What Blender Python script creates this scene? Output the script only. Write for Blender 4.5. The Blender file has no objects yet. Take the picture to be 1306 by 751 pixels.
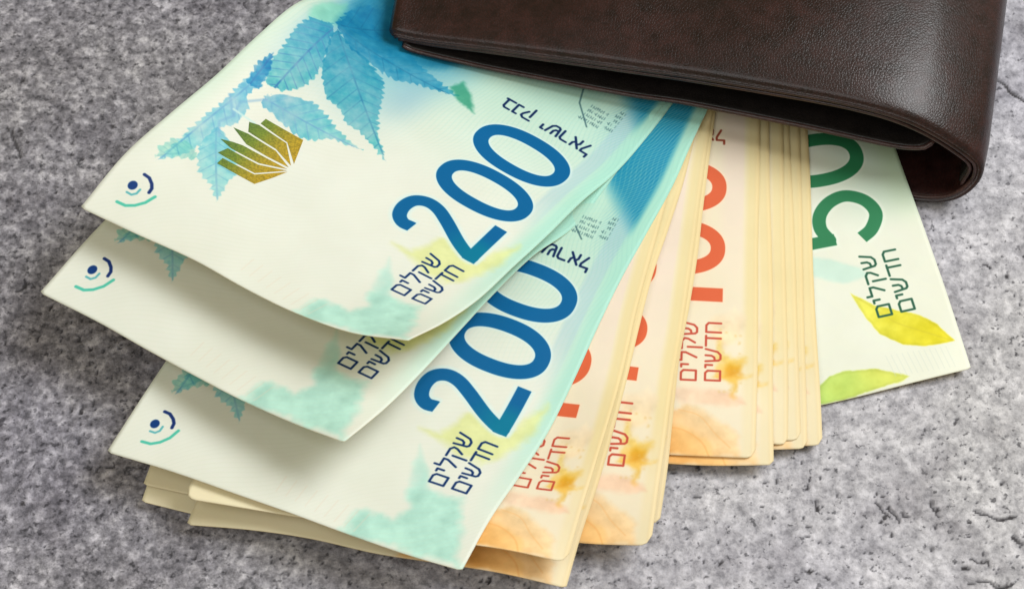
import bpy, math, random
import numpy as np
from mathutils import Vector

# ------------------------------------------------------------------ camera, light, exposure
S = 0.001                                   # everything below is measured in millimetres
scene = bpy.context.scene
C = scene.collection
cam_d = bpy.data.cameras.new('camera'); cam = bpy.data.objects.new('camera', cam_d); C.objects.link(cam)
PITCH = math.radians(58); DIST = 457 * S
cam.location = (0, -DIST * math.cos(PITCH), DIST * math.sin(PITCH))
cam.rotation_euler = (math.radians(90) - PITCH, 0, 0)
cam_d.lens = 80; cam_d.sensor_width = 36; cam_d.clip_start = 0.01; cam_d.clip_end = 20
cam_d.dof.use_dof = True; cam_d.dof.focus_distance = 0.452; cam_d.dof.aperture_fstop = 32
scene.camera = cam
scene.render.engine = 'CYCLES'

world = bpy.data.worlds.new('World'); scene.world = world; world.use_nodes = True
bg = world.node_tree.nodes['Background']
bg.inputs['Color'].default_value = (1.0, 0.82, 0.44, 1); bg.inputs['Strength'].default_value = 0.31

def area(name, loc, target, sx, sy, power, col):
    d = bpy.data.lights.new(name, 'AREA'); d.shape = 'RECTANGLE'; d.size = sx; d.size_y = sy
    d.energy = power; d.color = col
    o = bpy.data.objects.new(name, d); C.objects.link(o); o.location = loc
    o.rotation_euler = (Vector(target) - Vector(loc)).to_track_quat('-Z', 'Y').to_euler()
    return o
area('key_softbox', (0.47, 0.12, 0.70), (0.02, 0.0, 0), 0.46, 0.42, 8.1, (0.965, 0.985, 1.0))
area('fill_softbox', (-0.22, -0.42, 0.80), (0.0, 0.0, 0), 0.7, 0.5, 3.1, (0.95, 0.98, 1.0))

scene.view_settings.view_transform = 'Standard'; scene.view_settings.look = 'None'
scene.view_settings.exposure = 0.0; scene.view_settings.gamma = 1.0

# ------------------------------------------------------------------ helpers
def tag(o, label=None, cat=None, group=None, kind=None):
    if label: o['label'] = label
    if cat: o['category'] = cat
    if group: o['group'] = group
    if kind: o['kind'] = kind
    return o

def mesh_obj(name, verts, faces, mats, parent=None, uvs=None, mat_idx=None, smooth=True):
    me = bpy.data.meshes.new(name)
    me.from_pydata([tuple(map(float, v)) for v in np.asarray(verts) * S], [], faces)
    for m in mats: me.materials.append(m)
    if uvs is not None:
        ul = me.uv_layers.new(name='print')
        li = np.empty(len(me.loops), dtype=np.int32); me.loops.foreach_get('vertex_index', li)
        ul.data.foreach_set('uv', np.asarray(uvs, dtype=np.float32)[li].ravel())
    if mat_idx is not None: me.polygons.foreach_set('material_index', np.asarray(mat_idx, dtype=np.int32))
    me.polygons.foreach_set('use_smooth', [smooth] * len(me.polygons))
    me.update()
    o = bpy.data.objects.new(name, me); C.objects.link(o)
    if parent: o.parent = parent
    return o

def lerp(a, b, t): return a + (b - a) * t
def sstep(a, b, x):
    t = np.clip((x - a) / (b - a), 0, 1); return t * t * (3 - 2 * t)

def vnoise(x, y, sc, seed):
    r = np.random.RandomState(seed).rand(256, 256)
    x = x / sc; y = y / sc
    i = np.floor(x).astype(int); j = np.floor(y).astype(int); fx = x - i; fy = y - j
    fx = fx * fx * (3 - 2 * fx); fy = fy * fy * (3 - 2 * fy)
    a = r[i % 256, j % 256]; b = r[(i + 1) % 256, j % 256]; c = r[i % 256, (j + 1) % 256]; d = r[(i + 1) % 256, (j + 1) % 256]
    return (a * (1 - fx) + b * fx) * (1 - fy) + (c * (1 - fx) + d * fx) * fy
def fbm(x, y, sc, seed, n=4):
    s = 0; w = 0; a = 1
    for k in range(n):
        s = s + a * vnoise(x + 17.3 * k, y - 9.1 * k, sc, seed + k); w += a; a *= .5; sc *= .5
    return s / w

class N:                                    # tiny node helper
    def __init__(s, name):
        s.m = bpy.data.materials.new(name); s.m.use_nodes = True; s.t = s.m.node_tree
        s.p = s.t.nodes['Principled BSDF']
    def n(s, typ, **kw):
        o = s.t.nodes.new(typ)
        for k, v in kw.items(): setattr(o, k, v)
        return o
    def l(s, a, b): s.t.links.new(a, b)
    def noise(s, vec, scale, detail=4, rough=.55):
        o = s.n('ShaderNodeTexNoise'); o.inputs['Scale'].default_value = scale
        o.inputs['Detail'].default_value = detail; o.inputs['Roughness'].default_value = rough
        s.l(vec, o.inputs['Vector']); return o.outputs['Fac']
    def ramp(s, fac, stops):
        o = s.n('ShaderNodeValToRGB'); e = o.color_ramp.elements
        while len(e) < len(stops): e.new(.5)
        for el, (p, c) in zip(e, stops): el.position = p; el.color = (*c, 1)
        s.l(fac, o.inputs['Fac']); return o.outputs['Color']
    def mix(s, fac, a, b, mode='MIX'):
        o = s.n('ShaderNodeMix', data_type='RGBA', blend_type=mode)
        for sock, v in ((o.inputs[0], fac), (o.inputs[6], a), (o.inputs[7], b)):
            if isinstance(v, bpy.types.NodeSocket): s.l(v, sock)
            else: sock.default_value = v if not isinstance(v, tuple) else (*v, 1)
        return o.outputs[2]
    def bump(s, h, strength, dist, prev=None):
        o = s.n('ShaderNodeBump'); o.inputs['Strength'].default_value = strength; o.inputs['Distance'].default_value = dist
        s.l(h, o.inputs['Height'])
        if prev: s.l(prev, o.inputs['Normal'])
        return o.outputs['Normal']

# ------------------------------------------------------------------ the stone surface
def stone_material():
    k = N('rough_grey_stone'); tc = k.n('ShaderNodeTexCoord').outputs['Object']
    big = k.noise(tc, 14, 4); patch = k.noise(tc, 55, 5, .6); mid = k.noise(tc, 330, 5, .62); fine = k.noise(tc, 820, 4, .7); speck = k.noise(tc, 780, 3, .55); warp = k.noise(tc, 420, 2, .5)
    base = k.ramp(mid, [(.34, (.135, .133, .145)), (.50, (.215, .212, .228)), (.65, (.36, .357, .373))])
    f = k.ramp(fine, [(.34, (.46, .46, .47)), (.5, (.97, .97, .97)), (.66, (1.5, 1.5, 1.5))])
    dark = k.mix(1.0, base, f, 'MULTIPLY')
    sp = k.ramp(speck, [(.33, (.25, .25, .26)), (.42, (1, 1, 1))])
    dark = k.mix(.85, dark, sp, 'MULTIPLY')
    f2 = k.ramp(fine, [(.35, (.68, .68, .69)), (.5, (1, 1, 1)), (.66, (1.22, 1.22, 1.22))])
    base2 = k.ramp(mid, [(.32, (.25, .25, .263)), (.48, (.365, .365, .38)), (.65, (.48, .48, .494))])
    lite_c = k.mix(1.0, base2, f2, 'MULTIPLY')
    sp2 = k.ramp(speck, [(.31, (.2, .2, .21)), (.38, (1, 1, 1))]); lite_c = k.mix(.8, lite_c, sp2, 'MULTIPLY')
    lite = k.n('ShaderNodeAttribute', attribute_name='falloff_tone').outputs['Fac']
    col = k.mix(lite, dark, lite_c)  # darker and lighter stone, blended by the painted light falloff
    tint = k.ramp(big, [(.35, (.96, .94, 1.04)), (.65, (1.02, 1.0, 1.0))])
    col = k.mix(1.0, col, tint, 'MULTIPLY')
    col = k.mix(1.0, col, k.ramp(patch, [(.34, (.72, .71, .71)), (.5, (.98, .98, .98)), (.66, (1.14, 1.14, 1.14))]), 'MULTIPLY')
    pit = k.n('ShaderNodeAttribute', attribute_name='pit').outputs['Fac']
    col = k.mix(pit, col, (.04, .037, .04))
    k.l(col, k.p.inputs['Base Color']); k.p.inputs['Roughness'].default_value = .85
    k.p.inputs['Specular IOR Level'].default_value = .25
    nb = k.bump(mid, .35, .0008); nb = k.bump(fine, .6, .0006, nb)
    k.l(nb, k.p.inputs['Normal'])
    return k.m
def seg_dist(x, y, pts):
    d = np.full(x.shape, 1e9)
    for (ax, ay), (bx, by) in zip(pts[:-1], pts[1:]):
        t = np.clip(((x - ax) * (bx - ax) + (y - ay) * (by - ay)) / ((bx - ax) ** 2 + (by - ay) ** 2 + 1e-9), 0, 1)
        d = np.minimum(d, np.hypot(x - ax - t * (bx - ax), y - ay - t * (by - ay)))
    return d
CRACKS = [(0.5, [(88.0, -48.1), (89.5, -49.3), (91.5, -49.8), (93.8, -49.6), (95.6, -49.3)]), (0.5, [(79.6, -45.8), (79.8, -47.3), (80.7, -48.5)]), (0.6, [(94.1, -53.6), (96.3, -54.7)]), (0.7, [(102.1, 56.1), (104.1, 54.0), (105.8, 51.5), (108.6, 48.5)]), (0.5, [(85.4, -63.1), (88.9, -62.8), (90.7, -64.0)]), (0.5, [(91.1, -63.9), (92.9, -63.4), (94.5, -62.4)]), (0.5, [(-105.4, 40.9), (-103.9, 36.9), (-102.9, 33.9)]), (0.35, [(69.4, -46.5), (70.6, -48.1), (72.0, -49.8)]), (0.3, [(71.3, -47.5), (72.8, -49.1), (73.7, -50.8)]), (0.5, [(85.5, -57.6), (87.3, -58.9), (89.4, -58.3), (89.7, -59.5)])]
def build_ground():
    st = .42; xs = np.arange(-135, 135.1, st); ys = np.arange(-90, 125.1, st)
    # coarse skirt rows so that the same sheet runs on well past the frame
    ext = np.array([1000, 500, 250, 160.])
    xs = np.concatenate([-ext, xs, ext[::-1]]); ys = np.concatenate([-ext, ys, ext[::-1]])
    X, Y = np.meshgrid(xs, ys, indexing='ij')
    h = .30 * (fbm(X, Y, 9, 3, 4) - .5) + .28 * (fbm(X, Y, 1.6, 11, 3) - .5)
    n1 = fbm(X + 3, Y, 1.05, 40, 2); dens = fbm(X, Y, 26, 71, 3)
    pit = sstep(.815, .87, n1 + .22 * (dens - .5))
    wx = X + 1.0 * (vnoise(X, Y, 2.2, 5) - .5); wy = Y + 1.0 * (vnoise(X, Y, 2.2, 6) - .5)
    for w, pts in CRACKS:
        w2 = w * (.35 + .8 * vnoise(X, Y, 2.5, 8)); pit = np.maximum(pit, 1 - sstep(w2 * .45, w2, seg_dist(wx, wy, pts)))
    h -= .45 * pit
    falloff_tone = np.clip(sstep(-60, 70, X - .35 * Y + 30 * (fbm(X, Y, 30, 55, 3) - .5)), 0, 1)  # light falloff painted into the stone colour, darker towards the left
    V = np.stack([X, Y, h - .42], -1).reshape(-1, 3); ni, nj = X.shape
    idx = np.arange(ni * nj).reshape(ni, nj)
    F = np.stack([idx[:-1, :-1], idx[1:, :-1], idx[1:, 1:], idx[:-1, 1:]], -1).reshape(-1, 4)
    me = bpy.data.meshes.new('stone_surface')
    me.vertices.add(len(V)); me.vertices.foreach_set('co', (V * S).astype(np.float32).ravel())
    me.loops.add(F.size); me.loops.foreach_set('vertex_index', F.astype(np.int32).ravel())
    me.polygons.add(len(F)); me.polygons.foreach_set('loop_start', np.arange(0, F.size, 4, dtype=np.int32))
    me.update(calc_edges=True); me.polygons.foreach_set('use_smooth', [True] * len(F))
    for nm, a in (('pit', pit), ('falloff_tone', falloff_tone)):
        at = me.attributes.new(nm, 'FLOAT', 'POINT'); at.data.foreach_set('value', a.astype(np.float32).ravel())
    me.materials.append(stone_material())
    o = bpy.data.objects.new('stone_surface', me); C.objects.link(o)
    tag(o, 'rough grey speckled stone surface with dark pits and hairline cracks', kind='structure')
build_ground()

# ------------------------------------------------------------------ the wallet
WA = math.radians(-15.1); EX = np.array([math.cos(WA), math.sin(WA), 0]); EY = np.array([-math.sin(WA), math.cos(WA), 0])
WO = np.array([0, 48., 0])
def spline(pts, n):
    p = np.asarray(pts, float); q = np.vstack([2 * p[0] - p[1], p, 2 * p[-1] - p[-2]]); out = []
    for i in range(len(p) - 1):
        a, b, c, d = q[i:i + 4]; t = np.linspace(0, 1, 12, endpoint=False)[:, None]
        out.append(.5 * (2 * b + (c - a) * t + (2 * a - 5 * b + 4 * c - d) * t ** 2 + (3 * b - a - 3 * c + d) * t ** 3))
    o = np.vstack(out + [p[-1:]]); L = np.r_[0, np.cumsum(np.linalg.norm(np.diff(o, axis=0), axis=1))]
    s = np.linspace(0, L[-1], n); return np.stack([np.interp(s, L, o[:, k]) for k in range(o.shape[1])], -1)
def normals2(P):
    t = np.gradient(P, axis=0); t /= np.linalg.norm(t, axis=1)[:, None] + 1e-9
    return np.stack([t[:, 1], -t[:, 0]], -1)          # right-hand side of the travel direction
def leather(name, base, hi, bump_s, rough):
    k = N(name); tc = k.n('ShaderNodeTexCoord').outputs['Object']
    big = k.noise(tc, 35, 4); fine = k.noise(tc, 1500, 3, .6); mott = k.noise(tc, 260, 4, .65)
    v = k.n('ShaderNodeTexVoronoi', feature='DISTANCE_TO_EDGE'); v.inputs['Scale'].default_value = 1700; v.inputs['Randomness'].default_value = 1
    wv = k.mix(.004, tc, k.n('ShaderNodeTexNoise').outputs['Color']); k.l(wv, v.inputs['Vector'])
    col = k.ramp(mott, [(.3, base), (.72, hi)])
    col = k.mix(.55, col, k.ramp(big, [(.35, (.55, .5, .5)), (.65, (1.5, 1.35, 1.35))]), 'MULTIPLY')
    grain = k.ramp(v.outputs['Distance'], [(.0, (0, 0, 0)), (.22, (1, 1, 1))])
    col = k.mix(.45, col, grain, 'MULTIPLY')
    k.l(col, k.p.inputs['Base Color'])
    r = k.ramp(mott, [(.3, (rough - .06,) * 3), (.7, (rough + .12,) * 3)]); k.l(r, k.p.inputs['Roughness']); k.p.inputs['Specular IOR Level'].default_value = .22; k.p.inputs['Coat Weight'].default_value = .36; k.p.inputs['Coat Roughness'].default_value = .24; k.l(k.bump(mott, .10, .0003, k.bump(grain, .22, .00006)), k.p.inputs['Coat Normal'])
    nb = k.bump(mott, bump_s * .10, .0004); nb = k.bump(grain, bump_s, .00008, nb); nb = k.bump(fine, bump_s * .4, .00008, nb)
    k.l(nb, k.p.inputs['Normal']); return k.m
M_leather = leather('dark_brown_grained_leather', (.008, .0024, .0020), (.028, .0072, .0055), .5, .42)
M_edge = leather('oxblood_burnished_leather_edge', (.022, .010, .009), (.060, .027, .023), .35, .36)
M_lining = leather('black_brown_lining', (.0045, .003, .0028), (.009, .006, .005), .4, .6)

def wpos(xp, yp, z): return WO + xp[..., None] * EX + yp[..., None] * EY + z[..., None] * np.array([0, 0, 1.])
def sheet_shell(name, prof, yfront, depth, thick, mat, parent, crown=0., nd=56, front_fn=None, wav=0.):
    """a leather sheet: profile (x', z) swept back along y', with real thickness and a rounded front edge"""
    n = len(prof); nr = normals2(prof); u = np.linspace(0, 1, n)
    d = np.r_[0., .25, .6, 1.1, 1.8, 2.8, 4.2, 6.][:, None]
    dd = np.concatenate([d[:, 0], np.linspace(8, depth, nd)])
    def surf(off):
        rows = []
        for yy in dd:
            o = off
            if yy < thick * .5:                      # round the front lip
                t = 1 - yy / (thick * .5); o = thick / 2 + (off - thick / 2) * math.sqrt(max(0., 1 - t * t))
            P = prof + nr * o
            w = math.sin(min(1, yy / depth) * math.pi)
            z = P[:, 1] + crown * w * np.clip(np.sin(np.clip((P[:, 0] + 26) / 124, 0, 1) * math.pi), 0, 1) * (nr[:, 1] < -.2)
            sh_ = sstep(30, 84, P[:, 0]) + .5 * sstep(5, -22, P[:, 0]); z = z - lerp(2.3, 4.2, sh_) * (np.exp(-yy / lerp(7., 10.5, sh_)) - 1) * (nr[:, 1] < -.2) * wav * np.clip((-nr[:, 1] - .2) / .5, 0, 1)
            z = z + (.55 * np.sin(P[:, 0] / 17. + yy / 31.) * np.sin(yy / 19. + .9) + .25 * np.sin(P[:, 0] / 6.1 - yy / 14.)) * min(1, yy / 9) * (nr[:, 1] < -.2) * wav
            xp = P[:, 0] * (1 - .00055 * max(0, yy - 8) * (P[:, 0] > 60)) - .12 * min(yy, 14) * sstep(5, -25, P[:, 0])
            y0 = front_fn(P[:, 0], P[:, 1]) if front_fn else yfront
            rows.append(wpos(xp, y0 + yy + 0 * xp, z))
        return np.array(rows)
    A = surf(0.); B = surf(thick); m = len(dd); V = np.concatenate([A.reshape(-1, 3), B.reshape(-1, 3)]); F = []; off = m * n
    for j in range(m - 1):
        for i in range(n - 1):
            a = j * n + i; F.append((a, a + 1, a + n + 1, a + n)); F.append((off + a, off + a + n, off + a + n + 1, off + a + 1))
    for i in range(n - 1):
        F.append((i, off + i, off + i + 1, i + 1)); a = (m - 1) * n + i; F.append((a, a + 1, off + a + 1, off + a))
    for j in range(m - 1):
        a = j * n; F.append((a, a + n, off + a + n, off + a)); a += n - 1; F.append((a, off + a, off + a + n, a + n))
    return mesh_obj(name, V, F, [mat], parent)

def bead(name, prof3, rad, mat, parent, seg=10):
    P = np.asarray(prof3); T = np.gradient(P, axis=0); T /= np.linalg.norm(T, axis=1)[:, None]
    up = np.array([0, 0, 1.]); V = []; F = []
    for i in range(len(P)):
        a = np.cross(T[i], EY); a /= np.linalg.norm(a); b = np.cross(T[i], a)
        for s_ in range(seg):
            w = 2 * math.pi * s_ / seg; V.append(P[i] + rad * (math.cos(w) * a + math.sin(w) * b))
    for i in range(len(P) - 1):
        for s_ in range(seg):
            q = (s_ + 1) % seg; F.append((i * seg + s_, i * seg + q, (i + 1) * seg + q, (i + 1) * seg + s_))
    F.append(tuple(range(seg))[::-1]); F.append(tuple((len(P) - 1) * seg + s_ for s_ in range(seg)))
    return mesh_obj(name, V, F, [mat], parent)

wallet = bpy.data.objects.new('wallet', None); C.objects.link(wallet); wallet.empty_display_size = .02
tag(wallet, 'dark brown leather folded wallet lying on the stone with banknotes fanning out of it', 'wallet')
OUT = [(-26.6, 14.6), (-25.6, 15.6), (-23.6, 15.6), (-20.6, 15.7), (-14.3, 16.5), (-5.7, 17.8), (7.8, 19.5), (20.9, 21.1), (37.1, 22.9), (53.1, 24.2), (66, 24.9),
       (75, 24.6), (82, 23.4), (87, 21.4), (91.5, 18.9), (95.3, 16.3), (97.9, 13.6), (98.7, 10.4), (98.2, 7.6), (96.3, 4.6), (93.3, 2.2), (89., .7), (83, .15), (70, .1), (30, .1), (-24, .1)]
prof = spline(OUT, 210)
ff = lambda x, z: -3.4 * sstep(13, 1, z) * sstep(60, 88, x)
sheet_shell('outer_cover', prof, 0, 94, 2.0, M_leather, wallet, crown=1.6, front_fn=ff, wav=1.)
# turned edge bead along the lip of the cover
lip = prof[(prof[:, 1] > 1.2) | (prof[:, 0] > 70)]
nl = normals2(lip)
Pl = lip + nl * 1.75; Pl3 = wpos(Pl[:, 0], ff(Pl[:, 0], Pl[:, 1]) + .25, Pl[:, 1])
bead('turned_edge', Pl3, .42, M_edge, wallet)
# second leather layer right under the cover
m2 = prof[(prof[:, 0] > -25) & (prof[:, 1] > 3.2)]; m2 = m2[m2[:, 0] < 99.5]; n2 = normals2(m2)
gap = lerp(2.35, 2.7, sstep(-20, 40, m2[:, 0]))[:, None]
p2 = spline((m2 + n2 * gap)[::6], 150)
sheet_shell('cover_lining', p2, .5, 90, .8, M_lining, wallet, crown=1.4, nd=20, front_fn=lambda x, z: .45 + ff(x, z))
Q3 = wpos(p2[:, 0] , .4 + ff(p2[:, 0], p2[:, 1]), p2[:, 1] - .4); bead('lining_edge', Q3, .45, M_edge, wallet)
# the pocket panel lying on the notes, rolled over at the fold
INN = [(-23.6, 12.4), (-22, 11.4), (-17, 11.0), (-12, 10.9), (-5.8, 10.8), (4.6, 11.1), (24.6, 12.0), (37.8, 13.4), (61.4, 14.0), (78.8, 13.9), (85, 15.0), (88.2, 17.0), (86.0, 18.6), (80, 19.2), (66, 20.2), (52, 20.0)]
p3 = spline(INN, 130)[::-1]
sheet_shell('pocket_panel', p3, -.9, 88, 1.0, M_lining, wallet, nd=20, front_fn=lambda x, z: -.9 + 7 * sstep(15.6, 19.5, z))
n3 = normals2(p3); Q = p3 + n3 * .5; Q = Q[np.where(Q[:, 1] > 17.2)[0].max() + 1:]
bead('pocket_edge', wpos(Q[:, 0], -.95 + 7 * sstep(15.6, 19.5, Q[:, 1]), Q[:, 1]), .5, M_edge, wallet)

# ------------------------------------------------------------------ what is printed on the notes (drawn here, in mm)
PX = 12.0
class Art:
    def __init__(s, L, base):
        s.W = int(L * PX); s.H = int(71 * PX); s.L = L
        x = (np.arange(s.W) + .5) / PX; y = (np.arange(s.H) + .5) / PX
        s.u, s.v = np.meshgrid(x, y); s.c = np.ones((s.H, s.W, 3)) * np.array(base)
    def box(s, pts, m):
        p = np.asarray(pts); x0, y0 = p.min(0) - m; x1, y1 = p.max(0) + m
        return (slice(max(0, int(y0 * PX)), min(s.H, int(y1 * PX) + 1)), slice(max(0, int(x0 * PX)), min(s.W, int(x1 * PX) + 1)))
    def put(s, b, a, col):
        a = np.clip(a, 0, 1)[..., None]; col = np.asarray(col, float)
        s.c[b] = s.c[b] * (1 - a) + col * a
    def line(s, pts, w, col, a=1., soft=.09):
        b = s.box(pts, w + .5); d = seg_dist(s.u[b], s.v[b], pts); s.put(b, a * (1 - sstep(w / 2 - soft, w / 2 + soft, d)), col)
    def ring(s, cx, cy, rx, ry, w, col, p=2.3, halo=None):
        b = s.box([(cx - rx, cy - ry), (cx + rx, cy + ry)], 1.5); x = np.abs(s.u[b] - cx); y = np.abs(s.v[b] - cy)
        def sd(rx, ry):
            f = ((x / rx) ** p + (y / ry) ** p) ** (1 / p); g = np.hypot(x / rx ** 2, y / ry ** 2) / (f + 1e-6) + 1e-6
            return (f - 1) / g
        do = sd(rx, ry); di = sd(rx - w, ry - w * .93)
        if halo is not None: s.put(b, .8 * (1 - sstep(0, .7, np.maximum(do, -di))), halo)
        s.put(b, (1 - sstep(-.06, .08, do)) * sstep(-.08, .06, di), col)
    def poly_d(s, b, pts, warp=0, wsc=1.5, seed=0):
        u, v = s.u[b], s.v[b]
        if warp:
            u, v = u + warp * (fbm(u, v, wsc, 100 + seed, 3) - .5), v + warp * (fbm(u, v, wsc, 200 + seed, 3) - .5)
        ins = np.zeros(u.shape, bool); q = list(pts) + [pts[0]]
        for (ax, ay), (bx, by) in zip(q[:-1], q[1:]):
            c = (ay > v) != (by > v); 
            if ay != by: ins ^= c & (u < (bx - ax) * (v - ay) / (by - ay) + ax)
        d = seg_dist(u, v, q); return np.where(ins, d, -d)
    def blob(s, pts, col, a=1., warp=0, wsc=1.5, soft=.2, seed=0, col2=None, axis=None, mott=.12):
        b = s.box(pts, 2); d = s.poly_d(b, pts, warp, wsc, seed); u, v = s.u[b], s.v[b]
        al = a * sstep(-soft, soft, d); col = np.asarray(col, float) * np.ones(u.shape + (3,))
        if col2 is not None:
            (ax, ay), (bx, by) = axis; t = ((u - ax) * (bx - ax) + (v - ay) * (by - ay)) / ((bx - ax) ** 2 + (by - ay) ** 2)
            t = np.clip(t + .5 * (fbm(u, v, 4, 31 + seed) - .5), 0, 1)[..., None]; col = col * (1 - t) + np.asarray(col2) * t
        m = fbm(u, v, 2.4, 77 + seed, 4) - .5
        col = np.clip(col + (m * mott * 2)[..., None], 0, 1)
        rim = sstep(.0, .25, d) * (1 - sstep(.25, .8, d)) * (soft < .5); col = col * (1 - .05 * rim[..., None])
        s.put(b, al, col); return b, d
    def leaf(s, base, tip, pts, c_in, c_out, seed, veins=8, a=.95, dark=(.05, .42, .62)):
        """serrated watercolour leaflet with midrib and side veins"""
        p = np.array(pts, float); b = s.box(pts, 2); u, v = s.u[b], s.v[b]
        ax = np.array(tip) - np.array(base); Lr = np.hypot(*ax); ax = ax / Lr; nx = np.array([-ax[1], ax[0]])
        t = ((u - base[0]) * ax[0] + (v - base[1]) * ax[1]) / Lr; r = (u - base[0]) * nx[0] + (v - base[1]) * nx[1]
        d = s.poly_d(b, pts, .7, .9, seed)
        saw = (.15 + .75 * vnoise(u, v, 2.3, 9 + seed)) * (np.abs(((t * Lr - np.abs(r) * .6 + 1.6 * fbm(u, v, 3, 8 + seed)) / 1.7) % 1 - .5) * 2 - .4); d = d + saw * (np.abs(r) > .2)
        m = fbm(u, v, 3.2, 300 + seed, 4) - .5; tt = np.clip(t + m * .7, 0, 1)[..., None]
        col = np.asarray(c_in) * (1 - tt) + np.asarray(c_out) * tt
        m2 = fbm(u, v, 1.1, 400 + seed, 4) - .5; col = np.clip(col + m2[..., None] * np.array([.30, .17, .09]), 0, 1)
        vd = np.abs(((t * Lr - np.abs(r) * .75) / (Lr / veins)) % 1 - .5) * (Lr / veins)
        vein = (1 - sstep(.05, .24, vd)) * .6 * sstep(.1, .35, d); mid = (1 - sstep(.06, .3, np.abs(r))) * .8
        k = np.clip(np.maximum(vein, mid) * (fbm(u, v, 1.4, 55 + seed) + .4), 0, 1)[..., None]
        col = col * (1 - k) + np.asarray(dark) * k
        s.put(b, a * sstep(-.08, .2, d) * (.80 + .9 * m), col)
    def image(s, name):
        im = bpy.data.images.new(name, s.W, s.H, alpha=False)
        px = np.ones((s.H, s.W, 4), dtype=np.float32); px[..., :3] = np.clip(s.c, 0, 1)
        im.pixels.foreach_set(px.ravel()); im.update(); im.pack(); return im

# Hebrew letters as strokes in a unit-high box: (advance, strokes)
HEB = {
 'ש': (1.0, [[(0, 1), (.10, .12), (.22, 0), (.55, 0), (.78, .2), (.98, 1)], [(.48, 1), (.46, .6), (.34, .42), (.12, .38)]]),
 'ק': (.88, [[(0, 1), (.6, 1), (.82, .82), (.78, .58), (.5, .12)], [(.14, .6), (.14, -.36)]]),
 'ל': (.72, [[(.04, 1.36), (.04, 1), (.66, 1), (.66, .72), (.3, 0)]]),
 'י': (.24, [[(0, 1), (.2, 1), (.2, .55)]]),
 'ם': (.82, [[(.04, 0), (.04, 1), (.62, 1), (.8, .84), (.8, 0), (.04, 0)]]),
 'ח': (.84, [[(.06, 0), (.06, 1), (.6, 1), (.8, .84), (.8, 0)]]),
 'ד': (.80, [[(0, 1), (.8, 1)], [(.62, 1), (.62, 0)]]),
 'ב': (.78, [[(.04, 1), (.48, 1), (.62, .85), (.62, 0)], [(0, 0), (.78, 0)]]),
 'נ': (.46, [[(.1, 1), (.42, 1), (.42, 0), (0, 0)]]),
 'ר': (.70, [[(0, 1), (.5, 1), (.66, .85), (.66, 0)]]),
 'א': (.80, [[(0, 1), (.74, 0)], [(.68, 1), (.64, .62), (.46, .42)], [(.04, 0), (.06, .42), (.26, .68)]]),
}
def text(art, word, right, org, size, w, col, length=None, rot=False, gap=.24, seed=0):
    """right-to-left word; org = (u of the right end, v of the baseline); rot: reads along -v with tops towards -u"""
    adv = sum((HEB[c][0] if c != ' ' else .55) for c in word) + gap * (len(word) - 1)
    sx = (length / adv) if length else size
    x = 0
    for c in word:
        if c == ' ': x += .55 + gap; continue
        a, st = HEB[c]; x += a
        for s_ in st:
            pts = []
            for (px, py) in s_:
                X = -(x - px) * sx; Yv = py * size
                pts.append((org[0] + X, org[1] + Yv) if not rot else (org[0] - Yv, org[1] + X))
            art.line(pts, w, col)
        x += gap
def units(art, col, u1=29.5, u0=16.4, rows=(11.3, 6.7), size=2.85, w=.46):
    text(art, 'שקלים', True, (u1, rows[0]), size, w, col, length=u1 - u0)
    text(art, 'חדשים', True, (u1 + .1, rows[1]), size, w, col, length=u1 - u0)
def microtext(art, u0, v0, u1, v1, col, seed, a=.75):
    r = random.Random(seed); u = u0
    while u < u1:                         # illegible lines of tiny print running across the note
        v = v0
        while v < v1:
            x = u + r.uniform(0, .1); a2 = a * r.uniform(.6, 1)
            art.line([(x, v), (x + .62, v)], .17, col, a2)
            if r.random() < .6: art.line([(x + r.choice([0, .62]), v), (x + .3, v + .34)], .17, col, a2)
            v += r.choice([.42, .5, .5, .95])
        u += 1.25

def paper_tone(art, seed, amp=.012):
    m = fbm(art.u, art.v, 14, seed, 3) - .5; art.c += (m * amp * 2)[..., None]

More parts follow.
